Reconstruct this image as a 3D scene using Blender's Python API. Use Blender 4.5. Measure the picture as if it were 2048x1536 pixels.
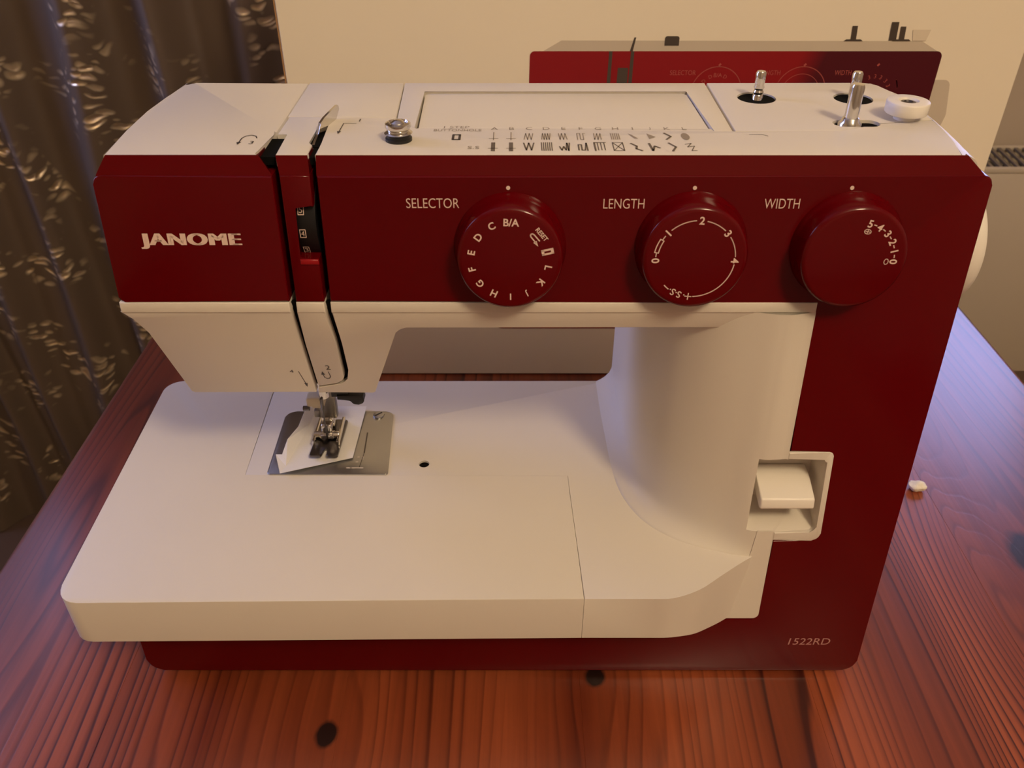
import bpy, bmesh, math, random
from mathutils import Vector
random.seed(7)
for o in list(bpy.data.objects): bpy.data.objects.remove(o)
SC = bpy.context.scene
COL = SC.collection
PI = math.pi

# ------------------------------------------------------------------ camera, sky, lamp, exposure
cam_d = bpy.data.cameras.new('camera'); cam = bpy.data.objects.new('camera', cam_d); COL.objects.link(cam)
cam.location = (0, -0.2815, 0.392)
cam.rotation_euler = (math.radians(90 - 35.4), 0, 0)
cam_d.sensor_width = 36; cam_d.lens = 1697 / 2048 * 36
cam_d.clip_start = 0.01; cam_d.clip_end = 50
cam_d.dof.use_dof = True; cam_d.dof.focus_distance = 0.40; cam_d.dof.aperture_fstop = 24
SC.camera = cam

W = bpy.data.worlds.new('dusk_sky'); SC.world = W; W.use_nodes = True
W.node_tree.nodes['Background'].inputs[0].default_value = (0.43, 0.50, 1.0, 1)
W.node_tree.nodes['Background'].inputs[1].default_value = 8.5
WINS = ((0.62, 1.32, 0.20, 0.86), (-1.46, -1.02, 0.72, 1.45))          # window openings in the back wall: x0 x1 z0 z1
LWIN = (0.22, 0.96, 0.28, 1.45); LX = -1.60             # window opening in the left wall: y0 y1 z0 z1
WALL_Y = 1.06

for WIN in WINS:
    pl = bpy.data.lights.new('window_daylight', 'AREA'); pl.shape = 'RECTANGLE'
    pl.size = WIN[1] - WIN[0]; pl.size_y = WIN[3] - WIN[2]; pl.cycles.is_portal = True
    po = bpy.data.objects.new('window_daylight', pl); COL.objects.link(po)
    po.location = ((WIN[0] + WIN[1]) / 2, WALL_Y + 0.18, (WIN[2] + WIN[3]) / 2); po.rotation_euler = (-PI / 2, 0, 0)

pl = bpy.data.lights.new('window_daylight', 'AREA'); pl.shape = 'RECTANGLE'
pl.size = LWIN[3] - LWIN[2]; pl.size_y = LWIN[1] - LWIN[0]; pl.cycles.is_portal = True
po = bpy.data.objects.new('window_daylight', pl); COL.objects.link(po)
po.location = (LX - 0.18, (LWIN[0] + LWIN[1]) / 2, (LWIN[2] + LWIN[3]) / 2); po.rotation_euler = (0, -PI / 2, 0)

la = bpy.data.lights.new('room_lamp', 'POINT'); la.energy = 58; la.color = (1.0, 0.755, 0.46); la.shadow_soft_size = 0.14
lo = bpy.data.objects.new('room_lamp', la); COL.objects.link(lo); lo.location = (0.66, -1.04, 1.48)

SC.view_settings.view_transform = 'Standard'; SC.view_settings.look = 'None'
SC.view_settings.exposure = -0.12; SC.view_settings.gamma = 1.0; SC.view_settings.use_curve_mapping = False

# ------------------------------------------------------------------ materials
def mat(name, col, rough=0.4, metal=0.0, spec=0.5, coat=0.0, bump=0.0, bscale=400, vary=0.0, vscale=20):
    m = bpy.data.materials.new(name); m.use_nodes = True
    nt = m.node_tree; b = nt.nodes['Principled BSDF']
    b.inputs['Base Color'].default_value = (*col, 1); b.inputs['Roughness'].default_value = rough
    b.inputs['Metallic'].default_value = metal; b.inputs['Specular IOR Level'].default_value = spec
    b.inputs['Coat Weight'].default_value = coat
    tc = nt.nodes.new('ShaderNodeTexCoord')
    if vary:
        n = nt.nodes.new('ShaderNodeTexNoise'); n.inputs['Scale'].default_value = vscale; n.inputs['Detail'].default_value = 4
        r = nt.nodes.new('ShaderNodeMixRGB'); r.inputs[1].default_value = (*[c * (1 - vary) for c in col], 1)
        r.inputs[2].default_value = (*[min(1, c * (1 + vary)) for c in col], 1)
        nt.links.new(tc.outputs['Object'], n.inputs['Vector']); nt.links.new(n.outputs['Fac'], r.inputs[0])
        nt.links.new(r.outputs[0], b.inputs['Base Color'])
    if bump:
        n = nt.nodes.new('ShaderNodeTexNoise'); n.inputs['Scale'].default_value = bscale; n.inputs['Detail'].default_value = 3
        bp = nt.nodes.new('ShaderNodeBump'); bp.inputs['Strength'].default_value = bump; bp.inputs['Distance'].default_value = 0.001
        nt.links.new(tc.outputs['Object'], n.inputs['Vector']); nt.links.new(n.outputs['Fac'], bp.inputs['Height'])
        nt.links.new(bp.outputs[0], b.inputs['Normal'])
    return m

M = {}
M['white'] = mat('white_plastic', (0.73, 0.685, 0.62), 0.42, spec=0.45, bump=0.05, bscale=2500, vary=0.015, vscale=30)
M['cream'] = mat('white_dial_plastic', (0.84, 0.80, 0.74), 0.35, vary=0.01)
M['red'] = mat('dark_red_plastic', (0.104, 0.0003, 0.0020), 0.14, spec=0.27, vary=0.04, vscale=40)
M['red_tab'] = mat('bright_red_plastic', (0.30, 0.004, 0.008), 0.3, vary=0.03)
M['black'] = mat('black_plastic', (0.006, 0.006, 0.008), 0.45, vary=0.1)
M['print'] = mat('white_print', (0.80, 0.62, 0.56), 0.5, vary=0.02)
M['ink'] = mat('dark_grey_ink', (0.05, 0.04, 0.04), 0.5, vary=0.05)
M['ink_soft'] = mat('faded_grey_ink', (0.30, 0.25, 0.20), 0.5, vary=0.05)
M['chrome'] = mat('chrome', (0.72, 0.70, 0.66), 0.12, 1.0, vary=0.03, vscale=300)
M['steel'] = mat('brushed_steel', (0.46, 0.46, 0.46), 0.30, 1.0, bump=0.05, bscale=1500, vary=0.05, vscale=80)
M['dark_steel'] = mat('dark_steel', (0.16, 0.15, 0.15), 0.28, 1.0, vary=0.1, vscale=200)
M['grey_steel'] = mat('grey_steel', (0.24, 0.22, 0.20), 0.35, 1.0, vary=0.1, vscale=200)
M['void'] = mat('matt_black', (0.004, 0.004, 0.004), 0.9, spec=0.1, vary=0.1)
M['sym'] = mat('grey_ink', (0.13, 0.105, 0.085), 0.5, vary=0.05)
M['paper'] = mat('white_paper', (0.80, 0.79, 0.80), 0.6, spec=0.25, bump=0.1, bscale=900, vary=0.02)
M['wall'] = mat('beige_wall_paint', (0.56, 0.47, 0.36), 0.85, spec=0.2, bump=0.15, bscale=120, vary=0.04, vscale=6)
M['ceil'] = mat('ceiling_paint', (0.74, 0.71, 0.66), 0.9, spec=0.2, bump=0.1, bscale=90, vary=0.02)
M['floor'] = mat('dark_floor', (0.10, 0.06, 0.04), 0.5, bump=0.1, bscale=60, vary=0.2, vscale=5)
M['rad'] = mat('radiator_enamel', (0.60, 0.51, 0.37), 0.4, vary=0.02, vscale=5)
M['rad_dark'] = mat('radiator_inside', (0.10, 0.085, 0.07), 0.6, vary=0.1)
M['frame'] = mat('window_frame_paint', (0.72, 0.70, 0.66), 0.4, vary=0.02)
M['foam'] = mat('white_foam', (0.86, 0.82, 0.74), 0.7, bump=0.4, bscale=600, vary=0.04, vscale=200)
M['rubber'] = mat('black_rubber', (0.02, 0.02, 0.02), 0.8, vary=0.1)

def board_card():
    m = mat('coated_white_cardboard', (0.90, 0.83, 0.70), 0.50, spec=0.35, bump=0.06, bscale=70, vary=0.02, vscale=9)
    return m
M['card'] = board_card()
M['card_edge'] = mat('brown_cardboard', (0.38, 0.21, 0.10), 0.8, vary=0.15, vscale=60)

def print_red():
    # flat print of a red machine whose picture darkens on its right side
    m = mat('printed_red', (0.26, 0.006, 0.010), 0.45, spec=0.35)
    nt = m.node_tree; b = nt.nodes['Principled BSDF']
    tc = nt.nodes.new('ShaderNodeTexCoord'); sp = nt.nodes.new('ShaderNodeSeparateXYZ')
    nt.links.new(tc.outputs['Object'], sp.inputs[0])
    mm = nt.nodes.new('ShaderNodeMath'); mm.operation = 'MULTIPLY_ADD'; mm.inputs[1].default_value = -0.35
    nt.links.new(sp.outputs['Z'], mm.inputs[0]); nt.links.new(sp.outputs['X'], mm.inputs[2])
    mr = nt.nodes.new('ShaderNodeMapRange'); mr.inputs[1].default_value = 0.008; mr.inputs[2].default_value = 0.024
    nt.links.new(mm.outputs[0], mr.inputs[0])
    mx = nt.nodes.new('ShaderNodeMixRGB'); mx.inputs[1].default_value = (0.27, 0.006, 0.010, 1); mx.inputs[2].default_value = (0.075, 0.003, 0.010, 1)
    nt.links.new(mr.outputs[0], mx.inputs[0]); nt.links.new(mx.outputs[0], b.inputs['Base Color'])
    return m
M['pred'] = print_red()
M['pwhite'] = mat('printed_pale_grey', (0.62, 0.55, 0.46), 0.45, vary=0.03)
M['pgrey'] = mat('printed_grey', (0.07, 0.055, 0.045), 0.45, vary=0.08)
M['pline'] = mat('printed_pale_red', (0.42, 0.09, 0.08), 0.45, vary=0.03)

def wood():
    m = bpy.data.materials.new('varnished_pine'); m.use_nodes = True
    nt = m.node_tree; N = nt.nodes; Lk = nt.links; b = N['Principled BSDF']
    def nd(t, **k):
        n = N.new(t)
        for a, v in k.items(): setattr(n, a, v)
        return n
    def math_(op, a, b_=None, c=None):
        n = nd('ShaderNodeMath', operation=op)
        for i, v in enumerate((a, b_, c)):
            if v is None: continue
            if isinstance(v, (int, float)): n.inputs[i].default_value = v
            else: Lk.new(v, n.inputs[i])
        return n.outputs[0]
    tc = nd('ShaderNodeTexCoord'); sp = nd('ShaderNodeSeparateXYZ'); Lk.new(tc.outputs['Object'], sp.inputs[0])
    X, Y = sp.outputs['X'], sp.outputs['Y']
    def noise(sx, sy, scale, detail=2.0, off=0.0):
        mp = nd('ShaderNodeMapping'); mp.inputs['Scale'].default_value = (sx, sy, 1); mp.inputs['Location'].default_value = (off, off * .7, off)
        Lk.new(tc.outputs['Object'], mp.inputs[0])
        n = nd('ShaderNodeTexNoise'); n.inputs['Scale'].default_value = scale; n.inputs['Detail'].default_value = detail
        Lk.new(mp.outputs[0], n.inputs['Vector']); return n.outputs['Fac']
    oi = nd('ShaderNodeObjectInfo')
    # growth-ring field: rises across the boards, bends round knots, is stretched along the boards
    g = math_('ADD', X, math_('MULTIPLY', noise(7, 1.1, 1.0, 2.0), 0.075))
    g = math_('ADD', g, math_('MULTIPLY', noise(40, 3.0, 1.0, 2.0, 3.1), 0.006))
    def bump_at(kx, ky, sx, sy):
        dx = math_('SUBTRACT', X, kx); dy = math_('SUBTRACT', Y, ky)
        r2 = math_('ADD', math_('POWER', math_('ABSOLUTE', math_('DIVIDE', dx, sx)), 2.0), math_('POWER', math_('ABSOLUTE', math_('DIVIDE', dy, sy)), 2.0))
        return math_('EXPONENT', math_('MULTIPLY', r2, -1.0)), dx, r2
    knots = [(-0.0935, -0.035, 0.0065, 0.0085), (0.0445, -0.001, 0.0065, 0.0075), (0.324, 0.085, 0.017, 0.024), (0.19, -0.20, 0.008, 0.010), (-0.25, -0.25, 0.008, 0.010)]
    kd = None
    for kx, ky, rx, ry in knots:
        e, dx, _ = bump_at(kx, ky, rx * 3.2, ry * 5.5)
        g = math_('SUBTRACT', g, math_('MULTIPLY', math_('MULTIPLY', dx, e), 0.75))
        e2, _, r2 = bump_at(kx, ky, rx, ry)
        kd = e2 if kd is None else math_('MAXIMUM', kd, e2)
    e, _, _ = bump_at(0.292, 0.03, 0.030, 0.13)
    g = math_('ADD', g, math_('MULTIPLY', e, 0.055))
    e, _, _ = bump_at(-0.285, 0.10, 0.018, 0.20)
    g = math_('ADD', g, math_('MULTIPLY', e, 0.03))
    ph = math_('MULTIPLY', g, 128.0)
    ph = math_('ADD', ph, math_('MULTIPLY', noise(26, 0.35, 1.0, 2.0, 9.3), 7.0))
    ph = math_('ADD', ph, math_('MULTIPLY', noise(9, 0.7, 1.0, 1.0, 7.7), 5.0))
    fr = math_('FRACT', ph)
    ring = nd('ShaderNodeValToRGB'); Lk.new(fr, ring.inputs[0])
    el = ring.color_ramp.elements
    el[0].position = 0.0; el[0].color = (0.0, 0, 0, 1)
    el[1].position = 1.0; el[1].color = (0.05, .05, .05, 1)
    for p, v in ((0.45, 0.12), (0.72, 0.45), (0.86, 1.0), (0.93, 0.85)):
        q = el.new(p); q.color = (v, v, v, 1)
    ringw = math_('MULTIPLY', ring.outputs[0], math_('MULTIPLY_ADD', noise(15, 0.9, 1.0, 2.0, 1.3), 3.0, -0.95))
    fine = noise(420, 9, 1.0, 3.0, 2.2)
    base = nd('ShaderNodeValToRGB'); Lk.new(noise(16, 0.7, 1.0, 3.0, 4.4), base.inputs[0])
    be = base.color_ramp.elements
    be[0].position = 0.34; be[0].color = (0.115, 0.017, 0.006, 1); be[1].position = 0.66; be[1].color = (0.340, 0.080, 0.028, 1)
    mx = nd('ShaderNodeMixRGB'); mx.inputs[2].default_value = (0.050, 0.008, 0.005, 1)
    cl = nd('ShaderNodeClamp'); Lk.new(math_('MULTIPLY', ringw, 1.0), cl.inputs[0])
    Lk.new(cl.outputs[0], mx.inputs[0]); Lk.new(base.outputs[0], mx.inputs[1])
    mf = nd('ShaderNodeMixRGB', blend_type='MULTIPLY'); mf.inputs[0].default_value = 1.0
    v = math_('MULTIPLY_ADD', fine, 0.45, 0.77); cv = nd('ShaderNodeCombineXYZ')
    for i in range(3): Lk.new(v, cv.inputs[i])
    Lk.new(mx.outputs[0], mf.inputs[1]); Lk.new(cv.outputs[0], mf.inputs[2])
    tone = nd('ShaderNodeMixRGB', blend_type='MULTIPLY'); tone.inputs[0].default_value = 1.0
    tv = math_('MULTIPLY_ADD', oi.outputs['Random'], 0.22, 0.89); ct = nd('ShaderNodeCombineXYZ')
    for i in range(3): Lk.new(tv, ct.inputs[i])
    Lk.new(mf.outputs[0], tone.inputs[1]); Lk.new(ct.outputs[0], tone.inputs[2])
    mk = nd('ShaderNodeMixRGB'); mk.inputs[2].default_value = (0.016, 0.006, 0.005, 1)
    ks = nd('ShaderNodeMapRange'); ks.inputs[1].default_value = 0.36; ks.inputs[2].default_value = 0.62; Lk.new(math_('ADD', kd, math_('MULTIPLY_ADD', noise(160, 90, 1.0, 2.0), 0.3, -0.15)), ks.inputs[0])
    Lk.new(ks.outputs[0], mk.inputs[0]); Lk.new(tone.outputs[0], mk.inputs[1])
    Lk.new(mk.outputs[0], b.inputs['Base Color'])
    b.inputs['Roughness'].default_value = 0.33; b.inputs['Specular IOR Level'].default_value = 0.5
    b.inputs['Coat Weight'].default_value = 0.35; b.inputs['Coat Roughness'].default_value = 0.22
    bp = nd('ShaderNodeBump'); bp.inputs['Strength'].default_value = 0.12; bp.inputs['Distance'].default_value = 0.0006
    Lk.new(math_('ADD', fine, math_('MULTIPLY', ring.outputs[0], -0.5)), bp.inputs['Height']); Lk.new(bp.outputs[0], b.inputs['Normal'])
    return m
M['wood'] = wood()

def satin():
    m = bpy.data.materials.new('taupe_jacquard_satin'); m.use_nodes = True
    nt = m.node_tree; N = nt.nodes; Lk = nt.links; b = N['Principled BSDF']
    uv = N.new('ShaderNodeUVMap')
    def nd(t, **k):
        n = N.new(t)
        for a, v in k.items(): setattr(n, a, v)
        return n
    wn = nd('ShaderNodeTexNoise'); wn.inputs['Scale'].default_value = 14; wn.inputs['Detail'].default_value = 2
    Lk.new(uv.outputs[0], wn.inputs['Vector'])
    off = nd('ShaderNodeVectorMath', operation='MULTIPLY_ADD'); off.inputs[1].default_value = (0.06, 0.06, 0)
    Lk.new(wn.outputs['Color'], off.inputs[0]); Lk.new(uv.outputs[0], off.inputs[2])
    # leaves: short curled strokes
    mp = nd('ShaderNodeMapping'); mp.inputs['Rotation'].default_value = (0, 0, 0.6); mp.inputs['Scale'].default_value = (40, 95, 1)
    Lk.new(off.outputs[0], mp.inputs[0])
    vo = nd('ShaderNodeTexVoronoi'); vo.inputs['Scale'].default_value = 1.0; vo.inputs['Randomness'].default_value = 0.9
    Lk.new(mp.outputs[0], vo.inputs['Vector'])
    lf = nd('ShaderNodeMapRange'); lf.inputs[1].default_value = 0.50; lf.inputs[2].default_value = 0.30; Lk.new(vo.outputs['Distance'], lf.inputs[0])
    # scattered in sprays
    sp = nd('ShaderNodeTexNoise'); sp.inputs['Scale'].default_value = 9; sp.inputs['Detail'].default_value = 1.5
    Lk.new(uv.outputs[0], sp.inputs['Vector'])
    sm = nd('ShaderNodeMapRange'); sm.inputs[1].default_value = 0.50; sm.inputs[2].default_value = 0.60; Lk.new(sp.outputs['Fac'], sm.inputs[0])
    mk = nd('ShaderNodeMath', operation='MULTIPLY'); Lk.new(lf.outputs[0], mk.inputs[0]); Lk.new(sm.outputs[0], mk.inputs[1])
    c = nd('ShaderNodeMixRGB'); c.inputs[1].default_value = (0.135, 0.095, 0.066, 1); c.inputs[2].default_value = (0.95, 0.76, 0.50, 1)
    Lk.new(mk.outputs[0], c.inputs[0]); Lk.new(c.outputs[0], b.inputs['Base Color'])
    r = nd('ShaderNodeMapRange'); r.inputs[3].default_value = 0.55; r.inputs[4].default_value = 0.36; Lk.new(mk.outputs[0], r.inputs[0]); Lk.new(r.outputs[0], b.inputs['Roughness'])
    mt = nd('ShaderNodeMapRange'); mt.inputs[3].default_value = 0.06; mt.inputs[4].default_value = 0.85; Lk.new(mk.outputs[0], mt.inputs[0]); Lk.new(mt.outputs[0], b.inputs['Metallic'])
    bp = nd('ShaderNodeBump'); bp.inputs['Strength'].default_value = 0.7; bp.inputs['Distance'].default_value = 0.004
    dm = nd('ShaderNodeMapRange'); dm.inputs[1].default_value = 0.50; dm.inputs[2].default_value = 0.05; Lk.new(vo.outputs['Distance'], dm.inputs[0])
    hm = nd('ShaderNodeMath', operation='MULTIPLY'); Lk.new(dm.outputs[0], hm.inputs[0]); Lk.new(sm.outputs[0], hm.inputs[1])
    Lk.new(hm.outputs[0], bp.inputs['Height']); Lk.new(bp.outputs[0], b.inputs['Normal'])
    return m
M['satin'] = satin()

def pane_glass():
    m = bpy.data.materials.new('window_glass'); m.use_nodes = True
    nt = m.node_tree; nt.nodes.remove(nt.nodes['Principled BSDF'])
    t = nt.nodes.new('ShaderNodeBsdfTransparent'); g = nt.nodes.new('ShaderNodeBsdfGlossy'); g.inputs['Roughness'].default_value = 0.02
    mx = nt.nodes.new('ShaderNodeMixShader'); mx.inputs[0].default_value = 0.06
    nt.links.new(t.outputs[0], mx.inputs[1]); nt.links.new(g.outputs[0], mx.inputs[2])
    nt.links.new(mx.outputs[0], nt.nodes['Material Output'].inputs[0])
    return m
M['glass'] = pane_glass()

# ------------------------------------------------------------------ mesh helpers
def obj(name, bm, m, parent=None, smooth=True, angle=35):
    me = bpy.data.meshes.new(name)
    bmesh.ops.recalc_face_normals(bm, faces=bm.faces)
    bm.to_mesh(me); bm.free()
    if smooth:
        for p in me.polygons: p.use_smooth = True
        me.set_sharp_from_angle(angle=math.radians(angle))
    me.materials.append(M[m] if isinstance(m, str) else m)
    o = bpy.data.objects.new(name, me); COL.objects.link(o)
    if parent: o.parent = parent
    return o
def empty(name, loc, label, cat, group=None):
    o = bpy.data.objects.new(name, None); COL.objects.link(o); o.location = loc; o.empty_display_size = 0.05
    o['label'] = label; o['category'] = cat
    if group: o['group'] = group
    return o
def child(name, bm, m, parent, **k):
    """part of a thing, whose mesh was written in world coordinates"""
    o = obj(name, bm, m, parent, **k)
    inv = Vector(WLOC.get(parent.name, (0, 0, 0)))
    o.data.transform(__import__('mathutils').Matrix.Translation(-inv))
    WLOC[o.name] = tuple(inv)
    return o
WLOC = {}
def box(bm, x0, x1, y0, y1, z0, z1, bev=0, seg=2):
    vs = [bm.verts.new((x, y, z)) for z in (z0, z1) for y in (y0, y1) for x in (x0, x1)]
    fs = [bm.faces.new([vs[i] for i in q]) for q in ((0, 2, 3, 1), (4, 5, 7, 6), (0, 1, 5, 4), (2, 6, 7, 3), (0, 4, 6, 2), (1, 3, 7, 5))]
    if bev:
        es = list({e for f in fs for e in f.edges})
        bmesh.ops.bevel(bm, geom=es, offset=bev, segments=seg, profile=0.5, affect='EDGES')
    return bm
def rounded(pts, n=5):
    """pts: (a, b[, radius]) -> polygon with rounded corners"""
    out = []
    k = len(pts)
    for i, p in enumerate(pts):
        r = p[2] if len(p) > 2 else 0
        if not r: out.append((p[0], p[1])); continue
        P = Vector(p[:2]); A = Vector(pts[i - 1][:2]) - P; B = Vector(pts[(i + 1) % k][:2]) - P
        la_, lb_ = A.length, B.length; A.normalize(); B.normalize()
        ang = A.angle(B); t = min(r / math.tan(ang / 2), la_ * .49, lb_ * .49); rr = t * math.tan(ang / 2)
        C = P + (A + B).normalized() * (rr / math.sin(ang / 2))
        s = P + A * t; e = P + B * t
        a0 = math.atan2(s.y - C.y, s.x - C.x); a1 = math.atan2(e.y - C.y, e.x - C.x)
        d = (a1 - a0 + PI) % (2 * PI) - PI
        for j in range(n + 1):
            a = a0 + d * j / n; out.append((C.x + rr * math.cos(a), C.y + rr * math.sin(a)))
    return out
LEAN = math.tan(math.radians(6.35))
def FACE(a, b, d): return (a, LEAN * b - d, b)                 # leaning front of the machine, d towards the viewer
def SLOPE(a, b, d): return (a, 0.1178 - 0.445 * b - d, b)      # receding underside of the head
def FLAT(a, b, d): return (a, b, d)                            # horizontal, d = height
def prism(bm, pts, mp, d0, d1, bev=0.0, seg=2):
    """polygon extruded from d1 (hidden side) to d0 (seen side), seen edges bevelled"""
    n = len(pts)
    f = [bm.verts.new(mp(a, b, d0)) for a, b in pts]; k = [bm.verts.new(mp(a, b, d1)) for a, b in pts]
    top = bm.faces.new(f); bm.faces.new(list(reversed(k)))
    for i in range(n): bm.faces.new((f[i], k[i], k[(i + 1) % n], f[(i + 1) % n]))
    if bev:
        bmesh.ops.bevel(bm, geom=list(top.edges), offset=bev, segments=seg, profile=0.5, affect='EDGES')
    return bm
def lathe(bm, prof, center, axis='Z', seg=32, ring=None):
    """prof: (radius, height) list; axis Z up, X along x, or FACE (out of the leaning front)"""
    cx, cy, cz = center
    def pt(r, h, a):
        if axis == 'Z': return (cx + r * math.cos(a), cy + r * math.sin(a), cz + h)
        if axis == 'X': return (cx + h, cy + r * math.cos(a), cz + r * math.sin(a))
        z = cz + r * math.sin(a); return (cx + r * math.cos(a), LEAN * z - h, z)
    rows = []
    for r, h in prof:
        if r < 1e-6: rows.append([bm.verts.new(pt(0, h, 0))])
        else: rows.append([bm.verts.new(pt(r, h, 2 * PI * i / seg)) for i in range(seg)])
    for a, b in zip(rows, rows[1:]):
        for i in range(seg):
            j = (i + 1) % seg
            if len(a) == 1 and len(b) == 1: continue
            if len(a) == 1: bm.faces.new((a[0], b[i], b[j]))
            elif len(b) == 1: bm.faces.new((a[i], b[0], a[j]))
            else: bm.faces.new((a[i], b[i], b[j], a[j]))
    return bm
def cut(o, cutters):
    """real holes: boolean difference, baked into the mesh"""
    bm = bmesh.new()
    for c in cutters: c(bm)
    bmesh.ops.recalc_face_normals(bm, faces=bm.faces)
    me = bpy.data.meshes.new('tmp'); bm.to_mesh(me); bm.free()
    c = bpy.data.objects.new('tmp', me); COL.objects.link(c)
    par = o.parent; o.parent = None
    c.location = -Vector(WLOC.get(o.name, (0, 0, 0)))
    md = o.modifiers.new('b', 'BOOLEAN'); md.object = c; md.operation = 'DIFFERENCE'; md.solver = 'EXACT'
    dg = bpy.context.evaluated_depsgraph_get()
    ne = bpy.data.meshes.new_from_object(o.evaluated_get(dg))
    o.modifiers.clear(); old = o.data; o.data = ne; ne.name = o.name
    for p in ne.polygons: p.use_smooth = True
    ne.set_sharp_from_angle(angle=math.radians(35))
    bpy.data.objects.remove(c); bpy.data.meshes.remove(me); bpy.data.meshes.remove(old)
    o.parent = par
    return o
_tc = {}
def glyphs(s, bold=0.0, space=1.0):
    """text as flat triangles in a unit box -> (verts 2d, faces), bounds normalised to 0..1 by 0..1"""
    key = (s, bold, space)
    if key not in _tc:
        cu = bpy.data.curves.new('t', 'FONT'); cu.body = s; cu.size = 1; cu.offset = bold; cu.space_character = space; cu.resolution_u = 4
        o = bpy.data.objects.new('t', cu); COL.objects.link(o)
        dg = bpy.context.evaluated_depsgraph_get()
        me = bpy.data.meshes.new_from_object(o.evaluated_get(dg))
        v = [(p.co.x, p.co.y) for p in me.vertices]; f = [tuple(p.vertices) for p in me.polygons]
        bpy.data.objects.remove(o); bpy.data.curves.remove(cu); bpy.data.meshes.remove(me)
        x0 = min(p[0] for p in v); x1 = max(p[0] for p in v); y0 = min(p[1] for p in v); y1 = max(p[1] for p in v)
        _tc[key] = ([((p[0] - x0) / (x1 - x0) - .5, (p[1] - y0) / (y1 - y0) - .5) for p in v], f, (x1 - x0) / (y1 - y0))
    return _tc[key]
def text(bm, s, c, h, mp, d, w=None, rot=0.0, bold=0.0, shear=0.0, space=1.0):
    v, f, asp = glyphs(s, bold, space)
    if w is None: w = h * asp
    ca, sa = math.cos(rot), math.sin(rot)
    vs = []
    for a, b in v:
        a, b = a * w + shear * b * h, b * h
        vs.append(bm.verts.new(mp(c[0] + a * ca - b * sa, c[1] + a * sa + b * ca, d)))
    for q in f:
        try: bm.faces.new([vs[i] for i in q])
        except ValueError: pass
def stroke(bm, pts, w, mp, d, closed=False):
    n = len(pts); segs = n if closed else n - 1
    for i in range(segs):
        A = Vector(pts[i]); B = Vector(pts[(i + 1) % n]); t = (B - A)
        if t.length < 1e-9: continue
        t.normalize(); nn = Vector((-t.y, t.x)) * w / 2; A = A - t * w * .3; B = B + t * w * .3
        bm.faces.new([bm.verts.new(mp(p.x, p.y, d)) for p in (A + nn, B + nn, B - nn, A - nn)])
def fill(bm, pts, mp, d): bm.faces.new([bm.verts.new(mp(a, b, d)) for a, b in pts])
def arc(c, r, a0, a1, n=16, ry=None):
    """clock angles in degrees, 0 = up, clockwise"""
    ry = ry or r
    return [(c[0] + r * math.sin(math.radians(a0 + (a1 - a0) * i / n)), c[1] + ry * math.cos(math.radians(a0 + (a1 - a0) * i / n))) for i in range(n + 1)]
def struct(name, bm, m, **k):
    o = obj(name, bm, m, **k); o['kind'] = 'structure'; return o

# ------------------------------------------------------------------ the room
FZ = -0.75; CEIL = 1.85
bm = box(bmesh.new(), LX - .2, 2.4, -2.8, WALL_Y, FZ - .05, FZ); struct('floor', bm, 'floor')
bm = box(bmesh.new(), LX - .2, 2.4, -2.8, WALL_Y + .2, CEIL, CEIL + .05); struct('ceiling', bm, 'ceil')
bm = bmesh.new(); y0, y1, z0, z1 = LWIN
for a, b_, c, d in ((-2.8, y0, FZ, CEIL), (y1, WALL_Y, FZ, CEIL), (y0, y1, FZ, z0), (y0, y1, z1, CEIL)): box(bm, LX - .2, LX, a, b_, c, d)
struct('wall_left', bm, 'wall')
bm = bmesh.new(); fw = .035
for a, b_, c, d in ((y0, y1, z0, z0 + fw), (y0, y1, z1 - fw, z1), (y0, y0 + fw, z0 + fw, z1 - fw), (y1 - fw, y1, z0 + fw, z1 - fw)):
    box(bm, LX - .10, LX - .06, a, b_, c, d, .003)
wf = struct('window_3', bm, 'frame')
bm = box(bmesh.new(), LX - .082, LX - .078, y0 + fw, y1 - fw, z0 + fw, z1 - fw); obj('pane', bm, 'glass', wf)
bm = box(bmesh.new(), LX - .06, LX + .05, y0 - .04, y1 + .04, z0 - .025, z0, .004); struct('trim_3', bm, 'frame')
bm = box(bmesh.new(), 2.4, 2.45, -2.8, WALL_Y, FZ, CEIL); struct('wall_right', bm, 'wall')
bm = box(bmesh.new(), LX - .2, 2.45, -2.85, -2.8, FZ, CEIL); struct('wall_front', bm, 'wall')
bm = bmesh.new(); (r0, r1, r2_, r3_), (l0, l1, l2_, l3_) = WINS
for a, b_, c, d in ((LX - .2, l0, FZ, CEIL), (l0, l1, FZ, l2_), (l0, l1, l3_, CEIL), (l1, r0, FZ, CEIL), (r0, r1, FZ, r2_), (r0, r1, r3_, CEIL), (r1, 2.45, FZ, CEIL)):
    box(bm, a, b_, WALL_Y, WALL_Y + .2, c, d)
struct('wall_back', bm, 'wall')
for wi, (x0, x1, z0, z1) in enumerate(WINS):
    bm = bmesh.new(); fw = .035
    for a, b_, c, d in ((x0, x1, z0, z0 + fw), (x0, x1, z1 - fw, z1), (x0, x0 + fw, z0 + fw, z1 - fw), (x1 - fw, x1, z0 + fw, z1 - fw)):
        box(bm, a, b_, WALL_Y + .06, WALL_Y + .10, c, d, .003)
    wf = struct('window_%d' % (wi + 1), bm, 'frame')
    bm = box(bmesh.new(), x0 + fw, x1 - fw, WALL_Y + .078, WALL_Y + .082, z0 + fw, z1 - fw); obj('pane', bm, 'glass', wf)
    bm = box(bmesh.new(), x0 - .04, x1 + .04, WALL_Y - .05, WALL_Y + .06, z0 - .025, z0, .004); struct('trim_%d' % (wi + 1), bm, 'frame')
bm = box(bmesh.new(), LX, 2.4, WALL_Y - .012, WALL_Y, FZ, FZ + .07); struct('baseboard_back', bm, 'frame')

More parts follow.
